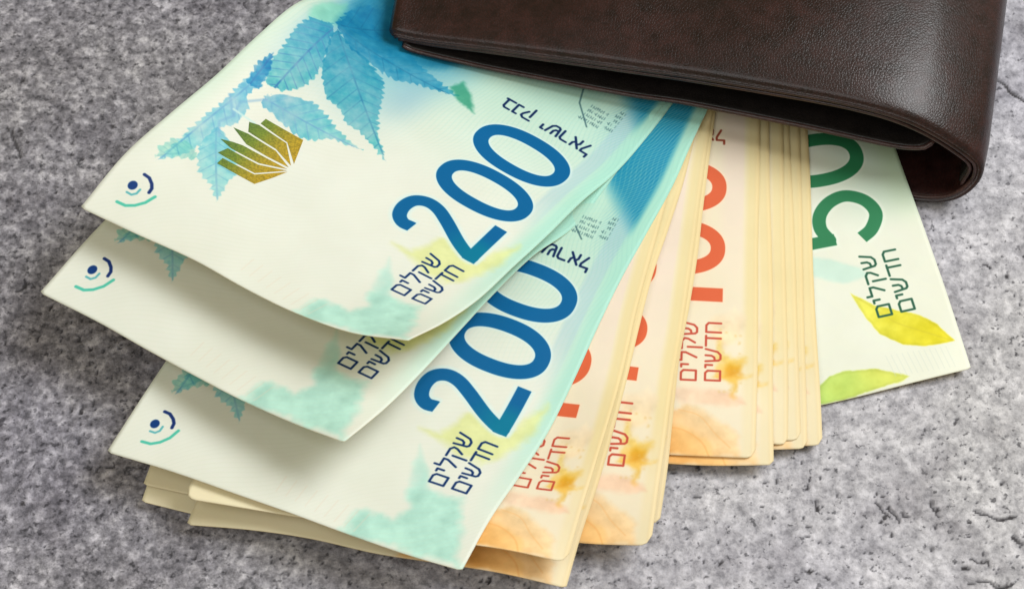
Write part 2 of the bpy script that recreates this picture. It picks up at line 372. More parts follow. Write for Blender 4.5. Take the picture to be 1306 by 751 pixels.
def art200():
    A = Art(150, (.910, .932, .905)); u, v = A.u, A.v; full = (slice(None), slice(None)); paper_tone(A, 9)
    # soft washes
    A.put(full, .85 * sstep(42, 90, u) * sstep(66, 30, v), (.73, .90, .845))
    A.put(full, .75 * sstep(44, 72, u + 6 * fbm(u, v, 12, 5)) * sstep(33, 50, v) * sstep(71.5, 66, v), (.50, .76, .84))
    A.put(full, .70 * sstep(60, 84, u) * sstep(30, 46, v) * sstep(78, 60, v), (.03, .48, .66))
    A.put(full, .75 * sstep(66, 71, v) * sstep(8, 40, u), (.82, .915, .865))
    # edge bands along the lower long side
    A.put(full, .75 * (1 - sstep(1.2, 5.6, v)) * sstep(2, 50, u), (.66, .90, .85))
    A.put(full, .60 * sstep(3.0, 3.6, v) * (1 - sstep(6.0, 7.0, v)) * sstep(42, 62, u), (.70, .83, .88))
    hat = .5 + .5 * np.sin((v * 1.0 + u * .55 + .5 * np.sin(u * .6)) * 2 * math.pi / .62)
    bl = sstep(86, 93, u + (6 - v) * .9) * (1 - sstep(11.2 + .10 * (u - 94), 12.6 + .10 * (u - 94), v)) * sstep(1.8, 3.6, v)
    A.put(full, bl * (.92 - .12 * hat), (.02, .52, .70)); A.put(full, .45 * hat * sstep(70, 92, u) * (1 - sstep(7, 11, v)) * sstep(2, 3.6, v), (.40, .70, .80))
    A.put(full, .5 * sstep(75, 100, u) * sstep(11, 14, v) * (1 - sstep(24, 34, v)), (.62, .86, .80))
    # teal and yellow-green watercolour patches near the visible short edge
    A.blob([(0, 24), (4.9, 23.4), (6.1, 19.4), (6.5, 15.5), (8.5, 15), (12, 16.4), (20.3, 17.8), (15, 14.2), (14.6, 10.5), (15.3, 7), (12, 4.4), (9.5, 4.6), (6.5, 2.6), (2.8, 2.6), (.6, .6), (.4, 9), (.8, 15.5)], (.69, .90, .86), .85, 3.4, 3.2, 1.3, 3, mott=.09)
    A.blob([(14.2, 17.2), (18, 17.9), (23.8, 19.6), (19, 15.6), (14, 13)], (.76, .91, .88), .6, .5, 1.2, .7, 5, mott=.04)
    A.blob([(27.0, 21.6), (27.9, 17.4), (31.5, 15.6), (33.8, 15.4), (35.8, 12), (32.8, 8.4), (34.4, 5.4), (37.4, 4.9), (42.8, 2.4), (39, 1.9), (33.4, 2.6), (28, 4.6), (24.6, 7.2), (24.2, 11.6), (26.2, 15.9)], (.875, .91, .60), .75, 1.3, 1.8, 1.1, 8, mott=.06)
    for k in range(9):
        A.line([(1 + .3 * k, 22 + 2.1 * k), (5.5 + .2 * k, 21 + 2.2 * k)], .28, (.90, .86, .80), .35)
    g1_ = np.abs(((v + 1.5 * np.sin(u / 9.) + .8 * np.sin(u / 3.7 + v / 6.)) / .85) % 1 - .5); g2_ = np.abs(((u * .8 + v * .6 + 1.4 * np.sin(v / 5.)) / .95) % 1 - .5)
    A.put(full, .20 * (1 - sstep(.06, .22, g1_)) * sstep(36, 80, u), (.60, .82, .80)); A.put(full, .10 * (1 - sstep(.06, .22, g2_)) * (.3 + .7 * fbm(u, v, 20, 61)), (.80, .84, .72))
    # contact rings
    A.blob([(8.2 + .95 * math.cos(t), 65.95 + .85 * math.sin(t)) for t in np.linspace(0, 6.28, 20)[:-1]], (.04, .24, .52), 1, 0, 1, .08, 1, mott=0)
    A.line([(11.2, 65.6), (11.15, 64.5), (10.4, 63.4), (9.6, 62.8), (8.6, 62.7)], .62, (.09, .20, .46))
    A.line([(6.5, 66.0), (6.5, 65.0), (7.2, 64.4), (8.2, 64.35)], .42, (.38, .72, .76))
    A.line([(4.0, 66.3), (4.1, 64.6), (5.0, 63.2), (6.5, 62.0), (8.5, 61.3)], .58, (.33, .78, .70))
    # vine leaves
    cy, lt = (.10, .55, .75), (.50, .83, .85)
    A.blob([(62.4, 67.3), (66, 69.2), (70.9, 68.8), (75, 66.4), (70, 63.4), (66.6, 63.4)], (.55, .86, .78), .75, 1, 1.6, .9, 21, mott=.08)
    A.leaf((67.2, 63.6), (69.5, 34.0), [(67.4, 63.8), (74.4, 65.0), (79, 63.6), (80.5, 60), (78, 56.6), (75, 50.3), (72.5, 46.1), (70.2, 34.4), (67, 42.8), (64.4, 46.5), (64.2, 51.5), (64.3, 57.8)], (.03, .48, .70), (.20, .62, .76), 2, 9, .9)
    A.blob([(67.4, 63.6), (76, 65.5), (100, 67), (112, 50), (98, 36), (84, 38), (76, 41), (71, 47), (69, 55)], (.10, .52, .68), .7, 2.0, 5, 1.6, 12, (.02, .42, .58), ((68, 60), (88, 46)), .10)
    A.leaf((68, 63), (90, 47), [(67.6, 63.8), (76, 65), (84, 60), (92, 45), (84, 44), (77, 49), (71, 57)], (.05, .50, .70), (.03, .45, .62), 12, 9, .5, (.02, .34, .54))
    A.leaf((66.6, 63.0), (43.4, 61), [(66.7, 63.8), (62.7, 67.2), (58.3, 67.2), (52, 66), (46.8, 65.6), (43.0, 62.6), (44.2, 59.4), (47.4, 57.4), (51.7, 57.0), (56.1, 58.3), (59.7, 59.8), (64.8, 62.3)], (.13, .56, .74), (.40, .76, .80), 3, 10, .95, (.18, .45, .72))
    A.leaf((66.4, 62.6), (44.6, 34.6), [(66.5, 62.6), (65.0, 58), (65.0, 53.8), (62.2, 47.5), (57.8, 44.6), (52.5, 42.0), (48.8, 39.2), (44.4, 34.4), (46.2, 39.3), (47.2, 42.4), (47.2, 46.0), (49.4, 49.1), (49.4, 52.2), (52.9, 56.1), (56.3, 58.6), (61.8, 61.3)], (.06, .52, .70), (.36, .75, .79), 4, 12, .95, (.10, .46, .66))
    A.leaf((40.4, 60.6), (43.4, 40.0), [(39.0, 60.6), (41.2, 61.0), (43.2, 59.4), (45.0, 57.0), (46.6, 53.6), (46.0, 49.2), (44.6, 46.4), (43.9, 42.0), (43.6, 39.6), (41.9, 45.6), (39.2, 47.6), (37.8, 50.2), (38.2, 55.4)], (.38, .70, .84), (.46, .80, .82), 6, 8, .9, (.34, .62, .82))
    A.leaf((37.8, 65), (15.2, 65.6), [(49.3, 66.3), (40.7, 66.4), (36.3, 66.2), (32.4, 66.0), (26.9, 66.2), (21.2, 66.0), (15.0, 65.8), (17.6, 64.0), (20.3, 62.9), (24.7, 62.0), (28.8, 62.4), (31.3, 60.8), (36.2, 61.4), (38, 63.6), (46.2, 64)], (.38, .72, .86), (.58, .86, .88), 7, 7, .9, (.30, .60, .82))
    A.leaf((28.8, 63.2), (14.8, 52.0), [(28.8, 63), (28.0, 59.2), (26.6, 56.6), (22.8, 53.2), (19.2, 53.1), (14.6, 52.0), (17.0, 55.3), (17.8, 58.3), (21.0, 61.5), (24.7, 62.8)], (.45, .78, .86), (.55, .85, .88), 9, 7, .9, (.36, .66, .82))
    A.leaf((20.6, 62.6), (15.6, 66.6), [(20.6, 60.6), (22.2, 63.8), (20.8, 67.0), (17.8, 67.4), (15.2, 66.6), (17.4, 64.8), (18.6, 62.4)], (.42, .78, .76), (.50, .84, .80), 19, 5, .6, (.30, .66, .70))
    A.leaf((41, 65), (49.6, 66.2), [(40.6, 65.8), (45, 67.0), (49.8, 66.4), (46.2, 64.2), (41.1, 63.0)], (.10, .56, .78), (.08, .50, .74), 13, 5, .9, (.10, .40, .70))
    for p in ([(36, 66.2), (32.8, 62.4), (29.8, 63.4), (27.2, 61.2)], [(40.4, 60.4), (36.2, 63.6), (32.8, 62.4)]): A.line(p, .55, (.50, .70, .86), .55, .3)
    A.line([(34.0, 63.4), (34.4, 58.4)], .45, (.80, .93, .93), .8, .15)
    A.blob([(71.4, 37.6), (74.6, 36.6), (72.4, 33.2), (68.4, 29.8), (69.0, 34.4)], (.12, .58, .44), .7, .8, 1, .6, 14, mott=.06)
    A.put(full, .4 * np.exp(-((u - 62) / 7) ** 2 - ((v - 41.5) / 4) ** 2), (.55, .74, .86))
    # numerals
    blue = (.0, .40, .635); halo = (.86, .95, .96)
    two = spline([(33.1, 21.0), (33.0, 22.8), (34.3, 24.4), (36.8, 25.0), (39.3, 24.3), (40.6, 22.2), (40.3, 19.6), (38.6, 16.6), (35.6, 12.2), (33.9, 8.9), (33.7, 7.6)], 60)
    tp = [tuple(p) for p in two]; bar = [(33.0, 7.55), (44.0, 7.55)]
    for w, c, a, so in ((4.0, halo, .8, .5), (2.75, blue, 1, .09)):
        b = A.box(tp, w); d = seg_dist(u[b], v[b], tp); cut = np.where((u[b] < 36) & (v[b] > 17.5), sstep(20.75 - (.5 if w > 3 else 0), 20.9, v[b] + .1 * (u[b] - 33)), 1); A.put(b, a * (1 - sstep(w / 2 - so, w / 2 + so, d)) * cut, c)
        b = A.box(bar, 2.5); du = np.maximum(32.35 - u[b], u[b] - 44.0); dv = np.abs(v[b] - 7.65) - w / 2; A.put(b, a * (1 - sstep(-so, so, np.maximum(du, dv))), c)
    b = A.box([(31, 6), (40, 18)], 0); msk = (np.abs(A.c[b] - np.array(blue)).sum(-1) < .15); A.put(b, msk * .55 * sstep(17, 8, v[b]) * sstep(41, 36, u[b]), (.0, .56, .62))
    A.ring(50.9, 15.8, 6.45, 10.1, 3.15, blue, 2.25, halo); A.ring(64.7, 16.1, 6.6, 10.3, 3.15, blue, 2.25, halo)
    units(A, (.03, .19, .42))
    # bank name, standing across the note, and small print beside it
    text(A, 'בנק ישראל', True, (76.6, 27.2), 2.5, .50, (.04, .16, .36), length=20.2, rot=True)
    microtext(A, 81.2, 9.2, 86.0, 13.4, (.22, .38, .42), 4); microtext(A, 82.0, 6.4, 87.5, 7.9, (.22, .38, .42), 5)
    A.line([(89, 17.0), (84.6, 15.4), (80.2, 11.0)], .34, (.20, .36, .40), .7)
    return A.image('blue_note_print')

def art100():
    A = Art(142, (.94, .908, .818)); u, v = A.u, A.v; full = (slice(None), slice(None)); paper_tone(A, 19, .02)
    A.put(full, .8 * sstep(26, 40, v), (.95, .925, .80))
    A.put(full, .5 * sstep(28, 70, u) * sstep(2.8, 3.4, v) * (1 - sstep(6, 9, v)), (.93, .86, .84))
    A.put(full, .45 * sstep(26, 50, u) * sstep(8, 14, v), (.94, .88, .76))
    A.put(full, (.35 + .45 * sstep(10, 30, u)) * (1 - sstep(1.8, 3.6, v)), (.92, .865, .66))
    A.put(full, .40 * (1 - sstep(.2, 1.4, v)), (.90, .80, .58))
    def wash(pts, c1, c2, ax, a, so, sd, wp=1.8): A.blob(pts, c1, a, wp, 2.6, so, sd, c2, ax, .10)
    wash([(0, 3), (4, 3.5), (7, 6), (9.5, 9.5), (11, 13), (10, 17), (8.5, 22), (6, 28), (0, 32)], (.965, .86, .68), (.965, .76, .48), ((9, 9), (1, 16)), .85, .9, 31)
    wash([(0, 8), (3, 9), (5, 12), (6.4, 16), (5, 20), (0, 24)], (.965, .80, .52), (.955, .70, .36), ((5, 12), (0, 18)), .65, .8, 131)
    A.line([tuple(q) for q in spline([(0, 9), (3, 10.5), (5.4, 14), (6.2, 18), (8, 21)], 20)], .28, (.93, .66, .36), .45, .2)
    A.line([tuple(q) for q in spline([(2, 5), (5, 8), (8.6, 11), (9.8, 15)], 20)], .22, (.93, .70, .42), .4, .2)
    wash([(11.4, 2.8), (13, 3.6), (14.2, 7.8), (14.8, 12.4), (14, 18), (12, 17), (11.2, 12), (11.0, 7)], (.955, .80, .68), (.96, .86, .76), ((12, 4), (13, 16)), .75, .9, 33)
    wash([(23.2, 6.9), (26, 3.2), (30.6, 2.4), (32.5, 5.0), (30, 9.6), (25.6, 8.6)], (.955, .86, .68), (.95, .88, .76), ((24, 6), (31, 6)), .7, .9, 35)
    wash([(25.4, 7.2), (22.6, 6.6), (21.4, 4.4), (21.6, 2.4), (18.6, 3.0), (17.4, 1.8), (16.4, 3.6), (12.6, 4.2), (15.4, 5.2), (16.4, 6.6), (17.6, 8.2), (19.0, 7.0), (21.6, 8.4)], (.96, .85, .42), (.93, .72, .20), ((23, 6), (18, 4.6)), .7, 1.0, 37, 2.6)
    wash([(20.8, 5.6), (19.8, 3.8), (17.6, 4.0), (17.6, 6.2), (19.4, 6.6)], (.93, .70, .14), (.88, .60, .12), ((20, 5), (18, 5)), .65, 1.0, 137, 2.2)
    r = random.Random(5)
    for k in range(26):
        cu, cv = r.uniform(14, 28), r.uniform(2.8, 8); A.blob([(cu + .3 * math.cos(t), cv + .3 * math.sin(t)) for t in np.linspace(0, 6.2, 8)[:-1]], (.90, .76, .42), .3, .3, .5, .25, k, mott=0)
    col = (.88, .42, .27); halo = (.97, .90, .80)
    b = A.box([(33, 6), (38, 27)], 1); d = np.maximum(np.abs(u[b] - 35.6) - 1.55, np.abs(v[b] - 16.4) - 9.4); A.put(b, .7 * (1 - sstep(.0, .7, d)), halo); A.put(b, 1 - sstep(-.07, .07, d), col)
    A.line([(35.6, 24.6), (31.6, 20.8)], 2.4, col)
    A.ring(46.3, 16.4, 6.4, 9.7, 3.1, col, 2.25, halo); A.ring(60.8, 16.4, 6.4, 9.7, 3.1, col, 2.25, halo)
    units(A, (.78, .33, .25), 29.2, 16.2, (11.9, 7.2), 2.9, .44)
    text(A, 'בנק ישראל', True, (75.0, 27.2), 2.5, .46, (.60, .28, .20), length=20, rot=True)
    return A.image('orange_note_print')

def art50():
    A = Art(136, (.915, .935, .890)); u, v = A.u, A.v; full = (slice(None), slice(None)); paper_tone(A, 29)
    A.put(full, .6 * sstep(30, 60, u) * (1 - sstep(1.5, 7, v)), (.80, .90, .66))
    A.put(full, .45 * sstep(33, 44, u) * (1 - sstep(6, 22, v)), (.78, .92, .85))
    A.blob([(22.2, 18.6), (18.5, 14.6), (15.8, 9.5), (14.2, 6.6), (11.3, 3.8), (6.8, 1.6), (6.7, 3.2), (7.2, 7.5), (8.6, 11.6), (12.1, 15.4), (16.0, 17.1)], (.91, .91, .34), .95, .35, 1.5, .22, 41, (.90, .86, .12), ((20, 17), (9, 4)), .08)
    A.line([(21, 17.6), (13.5, 11.4), (7, 2)], .3, (.80, .76, .25), .35, .2)
    A.blob([(3.7, 30.4), (5.5, 27.8), (5.9, 24.3), (4.9, 18.6), (1.6, 12.6), (.9, 14), (.6, 19.8), (.0, 26.0), (.2, 34)], (.84, .88, .38), .95, .5, 1.5, .25, 43, (.72, .86, .42), ((2, 16), (2, 32)), .06)
    A.blob([(32.5, 25.1), (30.6, 20.4), (27.4, 15.0), (25.2, 14.1), (24.6, 18.7), (26.4, 23), (29, 27)], (.78, .92, .885), .7, .6, 1.5, .6, 45, mott=.03)
    for k in range(12): A.line([(1.2 + .1 * k, 3 + 1.1 * k), (6 + .1 * k, 3.6 + 1.1 * k)], .16, (.82, .86, .84), .5)
    col = (.20, .52, .35); halo = (.93, .97, .93)
    bowl = [tuple(q) for q in spline([(34.1, 12.9), (35.8, 10.3), (39.2, 8.5), (42.6, 9.9), (44.5, 13.4), (43.7, 17.0), (41.2, 19.7), (38, 20.5), (35.0, 19.4)], 60)]
    for w, c, a, so in ((3.9, halo, .7, .5), (2.75, col, 1, .09)):
        b = A.box(bowl, w); d = seg_dist(u[b], v[b], bowl); cut = np.where(v[b] < 15, sstep(0, .15, (13.0 - v[b]) + .5 * (u[b] - 34.4)), 1) ; cut = np.where(u[b] > 37, 1, cut)
        A.put(b, a * (1 - sstep(w / 2 - so, w / 2 + so, d)) * cut, c)
        for cx, cy, hx, hy in ((34.85, 22.6, 1.35, 4.4), (39.0, 25.6, 5.4, 1.4)):
            b = A.box([(30, 15), (47, 29)], 0); d = np.maximum(np.abs(u[b] - cx) - hx, np.abs(v[b] - cy) - hy) - (w - 2.75) / 2; A.put(b, a * (1 - sstep(-so, so, d)), c)
    A.ring(54.2, 16.8, 6.5, 9.8, 3.0, col, 2.25, halo)
    units(A, (.17, .38, .29), 30.0, 15.6, (11.8, 7.1), 2.75, .48)
    return A.image('green_note_print')

def paper_mat(name, image=None, col=(.80, .77, .66)):
    k = N(name); tc = k.n('ShaderNodeTexCoord'); k.p.inputs['Roughness'].default_value = .48; k.p.inputs['Specular IOR Level'].default_value = .22
    f = k.noise(tc.outputs['Object'], 900, 3); g = k.noise(tc.outputs['Object'], 60, 3)
    vo = k.n('ShaderNodeTexVoronoi', feature='DISTANCE_TO_EDGE'); vo.inputs['Scale'].default_value = 42; k.l(tc.outputs['Object'], vo.inputs['Vector'])
    crease = k.ramp(vo.outputs['Distance'], [(.0, (0, 0, 0)), (.5, (1, 1, 1))])
    soft = k.ramp(g, [(.3, (.955, .950, .925)), (.7, (1.0, 1.0, 1.0))])
    if image:
        t = k.n('ShaderNodeTexImage', interpolation='Cubic', extension='EXTEND'); t.image = image
        uvn = k.n('ShaderNodeUVMap', uv_map='print'); k.l(uvn.outputs['UV'], t.inputs['Vector'])
        pc = k.mix(1.0, t.outputs['Color'], soft, 'MULTIPLY')
    else: pc = k.mix(1.0, col, soft, 'MULTIPLY')
    k.l(pc, k.p.inputs['Base Color'])
    k.l(k.bump(f, .12, .00006, k.bump(crease, .16, .0009, k.bump(k.noise(tc.outputs['Object'], 38, 2), .5, .0016, k.bump(g, .3, .0006)))), k.p.inputs['Normal'])
    tr = k.n('ShaderNodeBsdfTranslucent'); k.l(k.mix(1.0, pc, (1.0, .86, .36), 'MULTIPLY'), tr.inputs['Color']); ms = k.n('ShaderNodeMixShader'); ms.inputs[0].default_value = .25
    k.l(k.p.outputs[0], ms.inputs[1]); k.l(tr.outputs[0], ms.inputs[2]); k.l(ms.outputs[0], k.t.nodes['Material Output'].inputs['Surface']); return k.m
M_plain = paper_mat('cream_note_paper', None, (.82, .74, .52))  # cream, yellowed so the undersides tint the shadows beneath them warm
M_cut = paper_mat('cut_paper_edge_with_contact_shade', None, (.62, .47, .24))  # brown-yellow edge, darkened to paint the contact shade between sheets
P200 = paper_mat('blue_200_print', art200()); P100 = paper_mat('orange_100_print', art100()); P50 = paper_mat('green_50_print', art50())

GRIDS = {
'F50':(136,'1801 -364 41 1575 -420 25 1347 -477 9 1117 -530 4 885 -576 5 653 -623 6 422 -671 7 1759 -147 43 1528 -200 31 1299 -253 22 1070 -305 18 839 -353 17 607 -401 17 375 -449 18 1716 72 48 1484 21 40 1253 -30 34 1023 -81 30 792 -131 29 561 -179 28 329 -228 29 1672 292 55 1439 242 49 1207 192 45 976 141 42 745 92 40 514 43 40 282 -6 39 1626 513 62 1394 463 57 1162 413 54 930 363 51 698 314 50 467 264 49 236 215 49 1580 734 67 1347 685 63 1115 635 60 883 585 58 652 536 57 420 486 57 189 437 56 1532 956 68 1300 906 66 1068 856 64 836 807 63 605 757 62 373 708 61 142 659 61 1484 1177 68 1252 1127 67 1021 1078 66 789 1028 65 558 979 64 326 930 64 95 880 64 1436 1399 67 1205 1349 67 973 1300 66 742 1250 66 510 1201 65 279 1151 65 47 1102 65 1389 1620 66 1157 1571 66 926 1521 66 695 1472 66 463 1422 65 232 1373 65 0 1324 65 1342 1842 65 1110 1792 65 879 1743 65 647 1694 65 416 1644 65 184 1595 65 -47 1545 65 1294 2064 64 1063 2014 64 831 1965 65 600 1915 65 368 1866 65 137 1816 65 -94 1767 65 1247 2285 64 1015 2236 64 784 2186 64 553 2137 64 321 2087 64 90 2038 64 -142 1989 64'),
'H4c':(142,'1192 -705 40 957 -706 19 720 -699 16 483 -692 17 246 -686 19 10 -680 20 -227 -675 21 1198 -471 39 962 -468 28 725 -462 26 489 -456 26 252 -450 27 16 -444 29 -221 -438 30 1203 -236 43 967 -231 38 731 -225 36 494 -219 36 258 -214 37 21 -208 38 -215 -202 39 1209 0 50 973 6 48 737 11 47 500 17 47 264 23 48 27 29 48 -209 35 49 1216 236 60 979 242 59 743 248 59 506 254 59 270 259 59 33 265 59 -203 271 59 1223 472 70 986 478 69 749 484 68 513 490 68 276 496 68 39 502 69 -197 508 69 1229 709 76 992 715 76 755 721 75 519 726 75 282 732 75 45 738 75 -191 744 76 1234 945 80 998 951 79 761 957 79 525 963 79 288 969 79 51 975 79 -185 981 79 1240 1182 81 1004 1188 81 767 1194 81 531 1200 81 294 1205 81 57 1211 81 -179 1217 81 1246 1418 81 1010 1424 81 773 1430 81 536 1436 81 300 1442 81 63 1448 81 -173 1454 81 1252 1655 81 1016 1661 81 779 1667 81 542 1673 81 306 1679 81 69 1685 81 -167 1691 81 1258 1892 80 1021 1897 80 785 1903 80 548 1909 80 312 1915 80 75 1921 80 -161 1927 80 1264 2128 80 1027 2134 80 791 2140 80 554 2146 80 318 2152 80 81 2158 80 -156 2164 80'),
'H4b':(142,'1128 -727 45 894 -721 26 658 -708 23 422 -698 25 186 -687 27 -51 -676 28 -287 -666 29 1143 -493 47 906 -483 37 670 -472 34 433 -461 34 197 -451 36 -40 -440 37 -276 -429 38 1154 -257 52 917 -247 47 681 -236 45 444 -225 45 207 -215 45 -29 -204 46 -266 -193 47 1164 -21 60 928 -10 57 691 0 56 455 11 56 218 22 56 -18 32 57 -255 43 57 1174 216 68 938 226 67 701 236 67 465 247 67 229 258 67 -8 268 67 -244 279 67 1184 452 77 948 462 76 712 473 76 476 483 76 239 494 76 3 505 77 -234 515 77 1195 688 84 959 699 83 723 709 83 486 720 83 250 730 83 13 741 83 -223 752 84 1206 924 87 970 935 87 733 946 87 497 956 87 260 967 87 24 977 87 -213 988 87 1217 1161 89 980 1171 89 744 1182 89 507 1193 89 271 1203 89 34 1214 89 -202 1224 89 1227 1397 89 991 1408 89 754 1418 89 518 1429 89 281 1440 89 45 1450 89 -191 1461 89 1238 1634 89 1001 1644 89 765 1655 89 528 1665 89 292 1676 89 56 1687 89 -181 1697 89 1248 1870 88 1012 1881 88 776 1891 88 539 1902 88 303 1912 88 66 1923 88 -170 1934 88 1259 2107 88 1023 2117 88 786 2128 88 550 2138 88 313 2149 88 77 2160 88 -160 2170 88'),
'H4a':(142,'1108 -692 48 873 -684 42 638 -676 39 401 -669 38 165 -661 37 -71 -654 37 -308 -647 37 1120 -456 53 883 -447 49 646 -440 46 409 -432 45 173 -425 45 -64 -418 45 -300 -411 45 1128 -219 59 891 -211 57 654 -203 55 417 -196 54 180 -189 54 -57 -182 54 -293 -174 54 1135 18 67 898 25 66 661 33 65 424 40 64 187 47 64 -49 55 64 -286 62 65 1141 255 76 905 262 76 668 269 75 431 276 75 195 284 75 -42 291 75 -279 298 75 1148 491 85 911 498 84 675 505 84 438 513 84 202 520 84 -35 527 85 -271 534 85 1154 728 91 918 735 91 682 742 91 445 749 91 209 756 91 -28 764 91 -264 771 91 1162 964 94 925 971 95 689 979 95 452 986 95 216 993 95 -21 1000 95 -257 1007 95 1169 1201 96 933 1208 96 696 1215 97 459 1222 97 223 1230 97 -14 1237 97 -250 1244 97 1176 1437 97 940 1445 97 703 1452 97 467 1459 97 230 1466 97 -6 1473 97 -243 1480 97 1184 1674 97 947 1681 97 710 1688 97 474 1695 97 237 1703 97 1 1710 97 -236 1717 97 1191 1910 96 954 1918 96 718 1925 96 481 1932 96 244 1939 96 8 1946 96 -229 1954 96 1198 2147 96 961 2154 96 725 2161 96 488 2169 96 252 2176 96 15 2183 96 -221 2190 96'),
'H4d':(142,'1061 -707 51 825 -697 49 589 -686 47 353 -676 46 116 -666 46 -120 -656 45 -357 -646 45 1073 -471 57 836 -460 55 599 -450 54 363 -440 53 126 -430 53 -110 -420 53 -347 -410 53 1083 -234 64 846 -224 63 610 -214 63 373 -204 62 137 -194 62 -100 -183 62 -336 -173 62 1093 2 73 856 12 73 620 22 73 383 33 72 147 43 72 -90 53 72 -326 63 73 1103 238 83 866 248 83 630 259 83 393 269 83 157 279 83 -80 289 83 -316 299 83 1113 475 92 876 485 92 640 495 92 403 505 92 167 515 92 -70 525 93 -306 535 93 1123 711 99 886 721 99 650 731 99 413 741 99 177 751 99 -60 762 99 -296 772 99 1133 947 103 896 958 103 660 968 103 423 978 103 187 988 103 -50 998 103 -286 1008 103 1143 1184 105 906 1194 105 670 1204 105 433 1214 105 197 1224 105 -39 1234 105 -276 1245 105 1153 1420 105 916 1430 105 680 1441 105 444 1451 105 207 1461 105 -29 1471 105 -266 1481 105 1163 1657 105 927 1667 105 690 1677 105 454 1687 105 217 1697 105 -19 1707 105 -256 1717 105 1173 1893 104 937 1903 104 700 1913 104 464 1924 104 227 1934 104 -9 1944 104 -246 1954 104 1183 2130 104 947 2140 104 710 2150 104 474 2160 104 237 2170 104 1 2180 104 -235 2190 104'),
'H3b':(142,'994 -806 64 759 -798 50 524 -785 48 288 -774 50 52 -763 51 -184 -753 52 -421 -742 53 1009 -571 69 772 -560 61 536 -549 59 300 -538 59 63 -527 60 -173 -516 61 -410 -505 62 1021 -335 76 785 -324 71 548 -313 69 311 -302 69 74 -291 70 -162 -280 70 -399 -269 71 1034 -99 85 796 -88 82 559 -77 80 322 -66 80 85 -55 80 -151 -44 81 -388 -33 81 1042 138 93 806 148 92 569 159 91 333 170 91 96 181 91 -140 192 91 -377 203 91 1051 374 101 816 385 100 579 395 100 343 406 100 107 417 101 -130 428 101 -366 439 101 1062 611 107 826 621 107 590 632 107 354 643 107 117 653 107 -119 664 107 -356 675 108 1073 847 111 837 858 111 600 868 111 364 879 111 128 890 111 -109 901 111 -345 911 111 1084 1083 112 848 1094 112 611 1105 113 375 1116 113 138 1126 113 -98 1137 113 -334 1148 113 1095 1320 113 858 1331 113 622 1341 113 386 1352 113 149 1363 113 -87 1373 113 -324 1384 113 1105 1556 113 869 1567 113 633 1578 113 396 1589 113 160 1599 113 -77 1610 113 -313 1621 113 1116 1793 112 880 1803 112 643 1814 112 407 1825 112 171 1836 112 -66 1846 112 -302 1857 112 1127 2029 112 890 2040 112 654 2051 112 418 2061 112 181 2072 112 -55 2083 112 -292 2093 112'),
'H3':(142,'929 -777 72 694 -765 61 458 -750 57 222 -734 57 -14 -719 59 -250 -704 60 -486 -689 61 945 -542 76 709 -528 70 473 -513 67 237 -498 67 1 -483 68 -235 -468 69 -471 -453 69 961 -307 82 725 -292 79 489 -277 77 252 -262 77 16 -247 77 -220 -232 78 -456 -217 79 977 -71 91 740 -56 89 504 -41 88 267 -26 88 31 -11 88 -205 4 89 -441 19 89 991 165 100 755 180 99 519 195 99 282 210 99 46 225 99 -190 240 99 -426 255 99 1006 401 109 770 416 109 533 431 108 297 446 108 61 461 108 -175 476 109 -412 490 109 1020 637 116 784 652 115 548 667 115 312 682 115 76 697 115 -161 712 115 -397 727 116 1035 874 119 799 888 119 563 903 119 327 918 119 91 933 119 -146 948 119 -382 963 119 1050 1110 121 814 1125 121 578 1140 121 342 1154 121 105 1169 121 -131 1184 121 -367 1199 121 1065 1346 121 829 1361 121 593 1376 121 356 1391 121 120 1405 121 -116 1420 121 -352 1435 121 1080 1582 121 844 1597 121 607 1612 121 371 1627 121 135 1642 121 -101 1656 121 -337 1671 121 1095 1818 120 858 1833 120 622 1848 120 386 1863 120 150 1878 120 -86 1893 120 -323 1907 120 1109 2055 120 873 2069 120 637 2084 120 401 2099 120 165 2114 120 -72 2129 120 -308 2144 120'),
'B':(116,'4 -1225 23 -231 -1182 24 -465 -1138 24 -699 -1092 23 -934 -1047 22 -1168 -1002 25 -1401 -948 41 37 -1036 38 -196 -993 40 -429 -949 41 -663 -904 38 -896 -858 34 -1128 -812 34 -1360 -762 40 72 -848 54 -160 -804 58 -393 -760 60 -625 -714 55 -858 -668 47 -1089 -622 44 -1321 -574 44 109 -659 67 -124 -615 70 -356 -570 72 -588 -525 68 -820 -479 60 -1052 -432 55 -1284 -385 53 146 -470 75 -87 -425 77 -319 -380 79 -551 -335 77 -783 -289 72 -1015 -243 68 -1247 -197 65 183 -281 84 -50 -236 85 -282 -190 87 -514 -145 86 -746 -99 83 -978 -54 80 -1210 -8 78 220 -91 93 -12 -46 94 -245 -1 95 -477 45 95 -709 90 94 -941 136 92 -1173 182 91 257 98 102 25 143 103 -207 189 104 -440 234 104 -672 280 103 -904 325 102 -1136 371 100 294 288 109 62 333 110 -170 378 111 -402 424 111 -635 469 110 -867 515 108 -1099 561 106 331 477 115 99 523 116 -133 568 117 -365 614 117 -598 659 115 -830 705 113 -1062 750 110 369 667 120 136 712 120 -96 758 121 -328 803 122 -560 849 119 -793 894 115 -1025 940 111 406 857 123 174 902 123 -59 948 124 -291 993 124 -523 1039 121 -755 1084 116 -988 1130 111 443 1046 124 211 1092 124 -22 1137 125 -254 1183 125 -486 1228 122 -718 1274 116 -950 1319 111'),
